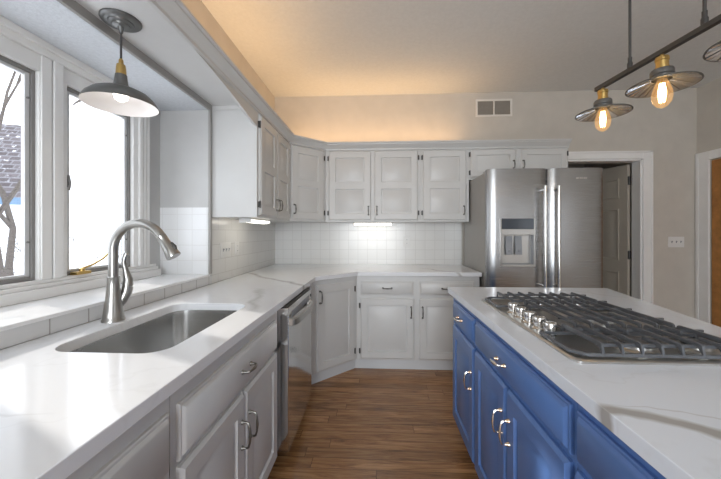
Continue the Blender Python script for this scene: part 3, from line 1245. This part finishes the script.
# grates: three sections, long fins run along Y
def grate(gx0, gx1, gy0, gy1, xs, clip=None, burners=()):
    mb = MB()
    zt, zf = .053, .020
    bw = .009
    # frame
    if clip:        # frame with the two left corners cut off and a low apron on the left
        c = .035
        if clip == 'near':
            P = [(gx0+c, gy0), (gx1, gy0), (gx1, gy1), (gx0, gy1), (gx0, gy0+c)]
        else:
            P = [(gx0, gy0), (gx1, gy0), (gx1, gy1), (gx0+c, gy1), (gx0, gy1-c)]
    else:
        P = [(gx0, gy0), (gx1, gy0), (gx1, gy1), (gx0, gy1)]
    cx, cy = sum(p[0] for p in P)/len(P), sum(p[1] for p in P)/len(P)

    def shr(d):
        out = []
        for (x, y) in P:
            out.append((x+(d if x < cx else -d), y+(d if y < cy else -d)))
        return out
    O, I = shr(0), shr(bw)
    mb.loops([[(x, y, .014) for x, y in I], [(x, y, .014) for x, y in O], [(x, y, zf) for x, y in O], [(x, y, zf+.004) for x, y in shr(.003)], [(x, y, zf+.004) for x, y in I], [(x, y, .014) for x, y in I]], cap0=False, cap1=False)
    for x in xs:
        # a fin: low at its ends, raised flat top
        y0, y1 = gy0, gy1
        prof = [(y0, .016), (y1, .016), (y1, zf+.004), (y1-.004, zt-.004), (y1-.012, zt), (y0+.012, zt), (y0+.004, zt-.004), (y0, zf+.004)]
        segs = [(y0, y1)]
        hw = .0036
        hit = [b for b in burners if abs(b[0]-x) < .030]
        if hit:
            b = hit[0]
            for ya_, yb_, e0, e1 in ((y0, b[1]-.028, True, False), (b[1]+.028, y1, False, True)):
                pr = [(ya_, .016 if e0 else .036), (yb_, .036 if e0 else .016)]
                if e0:
                    pr = [(ya_, .016), (ya_+.018, .040), (yb_, .042), (yb_, zt), (ya_+.012, zt), (ya_+.004, zt-.004), (ya_, zf+.004)]
                else:
                    pr = [(ya_, .042), (yb_-.018, .040), (yb_, .016), (yb_, zf+.004), (yb_-.004, zt-.004), (yb_-.012, zt), (ya_, zt)]
                mb.loops([[(x-hw, y, z) for y, z in pr], [(x+hw, y, z) for y, z in pr]])
        else:
            pr = [(y0, .016), (y0+.018, .040), (y1-.018, .040), (y1, .016)]+prof[2:]
            mb.loops([[(x-hw, y, z) for y, z in pr], [(x+hw, y, z) for y, z in pr]])
    # cross bars under the fins
    for yc in ((gy0+gy1)/2-.075, (gy0+gy1)/2+.075):
        mb.box(xs[0], gx1-.004, yc-.004, yc+.004, .034, .044)
    # feet
    for (x, y) in ((gx0+.03, gy0+.03), (gx1-.008, gy0+.008), (gx1-.008, gy1-.008), (gx0+.03, gy1-.03)):
        mb.box(x-.005, x+.005, y-.005, y+.005, .008, .02)
    return mb.build('grate', M['iron'], r, .0012, 1)


gR = hx-.014
xsA = [-.185+.054*k for k in range(8)]
grate(-hx+.008, gR, -hy+.014, -.194, xsA, 'near', [(-.02, -.300), (.155, -.300)])
grate(-hx+.008, gR, .194, hy-.014, xsA, 'far', [(-.02, .300), (.155, .300)])
grate(-.160, gR, -.190, .190, [-.131+.054*k for k in range(7)], None, [(.075, 0)])

# ------------------------------------------------------------------ sink pendant
px, py, pz = -1.079, 1.297, 2.175
r = thing('pendant_lamp', 'gunmetal barn pendant lamp with white inside hanging over the sink', 'lamp', (px, py, pz), 0)
mb = MB()
mb.lathe([(.074, 0), (.074, -.006), (.068, -.012), (.048, -.014), (.046, -.018), (.034, -.022), (.032, -.028), (.012, -.032), (.007, -.055)], (0, 0, 0), 32)
mb.build('canopy', M['shade'], r)
mb = MB()
mb.tube([(0, 0, -.05), (0, 0, -.175)], .0042, 8)
mb.build('cord', M['cord'], r)
mb = MB()
mb.lathe([(.006, -.165), (.009, -.172), (.009, -.185), (.016, -.190), (.018, -.205), (.0195, -.232)], (0, 0, 0), 20)
mb.build('brass_collar', M['brass'], r)
mb = MB()
mb.lathe([(.021, -.232), (.026, -.270), (.030, -.283), (.038, -.289), (.070, -.297), (.100, -.312), (.123, -.334), (.134, -.354), (.136, -.362)], (0, 0, 0), 48, 0, True, True, False)
mb.lathe([(.1355, -.362), (.132, -.354), (.121, -.336), (.098, -.315), (.069, -.301), (.03, -.294), (.001, -.293)], (0, 0, 0), 48, 1, True, False, True)
ps = mb.build('lamp_shade', [M['shade'], M['shadein']], r, normals=False)
mb = MB()
mb.lathe([(.014, -.290), (.016, -.298), (.024, -.308), (.027, -.320), (.023, -.334), (.010, -.343), (.001, -.345)], (0, 0, 0), 20)
mb.build('bulb', M['frost'], r)

# ------------------------------------------------------------------ linear island light
ix, iz = 1.06, 1.968
r = thing('island_light', 'dark metal bar light with mirrored shades and amber bulbs hanging over the island', 'lamp', (1.105, 1.10, ZC), math.radians(5.14))
rel = iz-ZC
mb = MB()
mb.box(-.010, .010, -.44, .508, rel-.010, rel+.010)
mb.build('bar', M['darkmetal'], r, .002)
mb = MB()
mb.box(-.055, .055, -.36, .36, -.022, -.001)
mb.build('canopy', M['darkmetal'], r, .004)
for yy in (.322, .036, -.25):
    mb = MB()
    mb.tube([(0, yy, -.02), (0, yy, rel+.045)], .0052, 10)
    mb.lathe([(.010, rel+.010), (.010, rel+.03), (.0075, rel+.036), (.0075, rel+.055)], (0, yy, 0), 12)
    mb.build('rod', M['darkmetal'], r)
for Y in (1.567, 1.282, .997, .712):
    y = Y-1.10
    o = bpy.data.objects.new
    mb = MB()
    z = rel
    mb.lathe([(.006, z-.008), (.007, z-.018), (.020, z-.020), (.0215, z-.026), (.0215, z-.034), (.0195, z-.036), (.0195, z-.056), (.0215, z-.058), (.0215, z-.066), (.014, z-.068)], (0, y, 0), 24)
    sk = mb.build('socket', M['brass'], r)
    mb = MB()
    mb.lathe([(.012, z-.066), (.033, z-.068), (.036, z-.074), (.036, z-.088), (.032, z-.092), (.032, z-.098), (.045, z-.104), (.075, z-.113), (.106, z-.125), (.109, z-.127)], (0, y, 0), 48, 0, True, True, False)
    mb.lathe([(.109, z-.127), (.110, z-.131), (.107, z-.131), (.106, z-.128)], (0, y, 0), 48, 0, True, False, False)
    sh = mb.build('lamp_shade', M['shade'], r, normals=False)
    # mirrored facets lining the shade, dark gaps between them
    nf = 24
    mb = MB()
    for k in range(nf):
        a0, a1 = 2*PI*(k+.09)/nf, 2*PI*(k+.91)/nf
        tw = (-.0030 if k % 2 else 0)
        q = [(.030*math.cos(a0), y+.030*math.sin(a0), z-.1065), (.030*math.cos(a1), y+.030*math.sin(a1), z-.1065+tw*.3),
             (.105*math.cos(a1), y+.105*math.sin(a1), z-.1300+tw), (.105*math.cos(a0), y+.105*math.sin(a0), z-.1300)]
        q2 = [(x_, y_, z_+.0012) for x_, y_, z_ in q]
        mb.loops([q2, q])
    mb.build('mirror_facets', M['mirror'], sh)
    # backing behind the facets
    mb = MB()
    mb.lathe([(.106, z-.1275), (.030, z-.1045), (.001, z-.1045)], (0, y, 0), 48, 0, True, False, True)
    mb.build('facet_backing', M['darkmetal'], sh)
    mb = MB()
    mb.lathe([(.013, z-.095), (.014, z-.105), (.022, z-.125), (.030, z-.150), (.032, z-.170), (.028, z-.192), (.016, z-.208), (.004, z-.214), (.001, z-.215)], (0, y, 0), 24, 0, True, False, False)
    bb = mb.build('bulb', M['bulbglass'], r)
    mb = MB()
    for k in range(6):
        a = 2*PI*k/6
        x0_, y0_ = .010*math.cos(a), .010*math.sin(a)
        mb.tube([(x0_*.7, y+y0_*.7, z-.120), (x0_*1.2, y+y0_*1.2, z-.155), (x0_*.8, y+y0_*.8, z-.192)], .0017, 6)
    mb.build('filament', M['filament'], bb)
    mb = MB()
    mb.lathe([(.012, z-.082), (.012, z-.094), (.004, z-.098), (.003, z-.120)], (0, y, 0), 12)
    mb.build('bulb_cap', M['brass'], bb)

# ------------------------------------------------------------------ switches, outlets, vent


def plate(name, label, cat, loc, rz, W, H, gangs, kind, group=None):
    r = thing(name, label, cat, loc, rz, group)
    MB().box(-W/2, W/2, -.006, -.0005, 0, H).build('cover_plate', M['plastic'], r, .002)
    for g in range(gangs):
        x = (g-(gangs-1)/2)*.046
        if kind == 'switch':
            mb = MB()
            mb.box(x-.005, x+.005, -.0075, -.006, H/2-.012, H/2+.012)
            mb.loops([[(x-.004, -.0065, H/2-.004), (x+.004, -.0065, H/2-.004), (x+.004, -.0065, H/2+.007), (x-.004, -.0065, H/2+.007)],
                      [(x-.003, -.016, H/2+.004), (x+.003, -.016, H/2+.004), (x+.003, -.016, H/2+.010), (x-.003, -.016, H/2+.010)]])
            mb.build('toggle', M['greyplastic'], r)
        else:
            for zz in (H/2-.020, H/2+.020):
                mb = MB()
                mb.lathe([(.015, -.006), (.015, -.008), (.013, -.0085)], (x, 0, zz), 16, axis='y')
                so_ = mb.build('socket', M['plastic'], r)
                mb = MB()
                for s in (-.005, .005):
                    mb.box(x+s-.001, x+s+.001, -.0092, -.008, zz-.003, zz+.005)
                mb.build('slot', M['black'], so_)
    return r


plate('light_switch', 'white three-gang switch plate on the back wall by the doorway', 'switch', (3.235, YB, 1.115), 0, .165, .115, 3, 'switch', None)
plate('light_switch', 'white switch plate on the tiled left wall under the wall cabinet', 'switch', (XL+.008, 2.42, 1.085), R90, .165, .115, 3, 'switch', None)
plate('outlet', 'white outlet on the left wall tile right of the switch plate', 'outlet', (XL+.008, 2.62, 1.085), R90, .072, .115, 1, 'outlet', None)
plate('outlet', 'white outlet on the back wall tile right of the lit strip', 'outlet', (.335, YB-.008, 1.115), 0, .072, .115, 1, 'outlet', None)

vz0, vz1, vx0, vx1 = 2.565, 2.76, 1.10, 1.50
r = thing('air_vent', 'beige rectangular air vent high on the back wall', 'vent', ((vx0+vx1)/2, YB, vz0), 0)
hw, H = (vx1-vx0)/2, vz1-vz0
mb = MB()
mb.box(-hw, hw, -.010, -.0005, 0, .022)
mb.box(-hw, hw, -.010, -.0005, H-.022, H)
mb.box(-hw, -hw+.022, -.010, -.0005, .022, H-.022)
mb.box(hw-.022, hw, -.010, -.0005, .022, H-.022)
mb.box(-.007, .007, -.010, -.0005, .022, H-.022)
mb.build('frame', M['ventwhite'], r, .002)
MB().box(-hw+.022, hw-.022, -.002, -.0005, .022, H-.022).build('backing', M['ventback'], r)
for s in (-1, 1):
    mb = MB()
    for k in range(11):
        z = .028+k*(H-.056)/10
        a0, a1 = (-hw+.022, -.007) if s < 0 else (.007, hw-.022)
        mb.loops([[(a0, -.008, z-.002), (a0, -.003, z+.003), (a0, -.002, z+.003), (a0, -.007, z-.002)], [(a1, -.008, z-.002), (a1, -.003, z+.003), (a1, -.002, z+.003), (a1, -.007, z-.002)]])
    mb.build('louvre', M['ventback'], r)

# ------------------------------------------------------------------ outside the windows
struct(MB().box(-30, -1.76, -12, 24, -.8, -.5).build('ground', M['snow']), 'snow covered ground outside')
# neighbour's white garage seen through the right-hand window
r = thing('garage', 'white garage wall filling the view through the window nearest the corner', 'building', (-5.4, 5.6, -.5), 0)
MB().box(-.35, 3.2, 0, 1.7, 0, 3.9).build('wall', M['siding'], r)
mb = MB()
mb.box(-.45, 3.3, -.15, 1.8, 3.9, 4.05)
mb.build('roof', M['snow'], r)
# neighbour's house
r = thing('neighbor_house', 'neighbouring house with a snowy shingle roof behind the bare tree', 'building', (-11.5, 8.6, -.5), math.radians(20))
MB().box(-3, 3, 0, 5, 0, 2.85).build('wall', M['siding'], r)
mb = MB()
mb.loops([[(-3.3, -.4, 2.7), (-3.3, 5.4, 2.7), (-3.3, 2.5, 5.6)], [(3.3, -.4, 2.7), (3.3, 5.4, 2.7), (3.3, 2.5, 5.6)]])
mb.build('roof', M['shingle'], r)
mb = MB()
mb.box(-3.35, 3.35, -.46, -.40, 2.56, 2.76)
mb.build('eave', M['blueeave'], r)


def bare_tree(label, loc, H, seed, n0=3, spread=.55, r0=.07, depth=5):
    rnd = random.Random(seed)
    mb = MB()

    def grow(p, d, L, rad, lev):
        q = p
        pts = [p]
        dd = d.copy()
        for k in range(3):
            dd = (dd+Vector((rnd.uniform(-.2, .2), rnd.uniform(-.2, .2), rnd.uniform(-.05, .15)))).normalized()
            q = q+dd*(L/3)
            pts.append(q)
        mb.tube(pts, [rad, rad*.88, rad*.76, rad*.62], 5, smooth=True)
        if lev == 0:
            return
        for k in range(rnd.choice((2, 3, 3))):
            nd = (dd+Vector((rnd.uniform(-1, 1), rnd.uniform(-1, 1), rnd.uniform(-.35, .7)))*spread*1.6).normalized()
            grow(pts[rnd.choice((2, 3, 3))], nd, L*rnd.uniform(.6, .85), rad*.58, lev-1)
    for k in range(n0):
        grow(Vector((rnd.uniform(-.1, .1)*n0, rnd.uniform(-.1, .1)*n0, 0)), Vector((rnd.uniform(-.3, .3), rnd.uniform(-.3, .3), 1)).normalized(), H*.32, r0, depth)
    o = mb.build('bare_tree', M['bark'], None, normals=False)
    o.location = loc
    tag(o, label, 'tree', 'bare trees outside')
    return o


bare_tree('bare branching tree outside the left-hand window, in front of the snowy roof', (-8.0, 6.6, -.5), 9.5, 3, 2, .5, .085, 6)
bush = bare_tree('low leafless bush close outside the left-hand window', (-4.6, 4.0, -.5), 2.3, 11, 5, .75, .016, 4)
bush.name = 'bare_bush'
bush['category'] = 'bush'
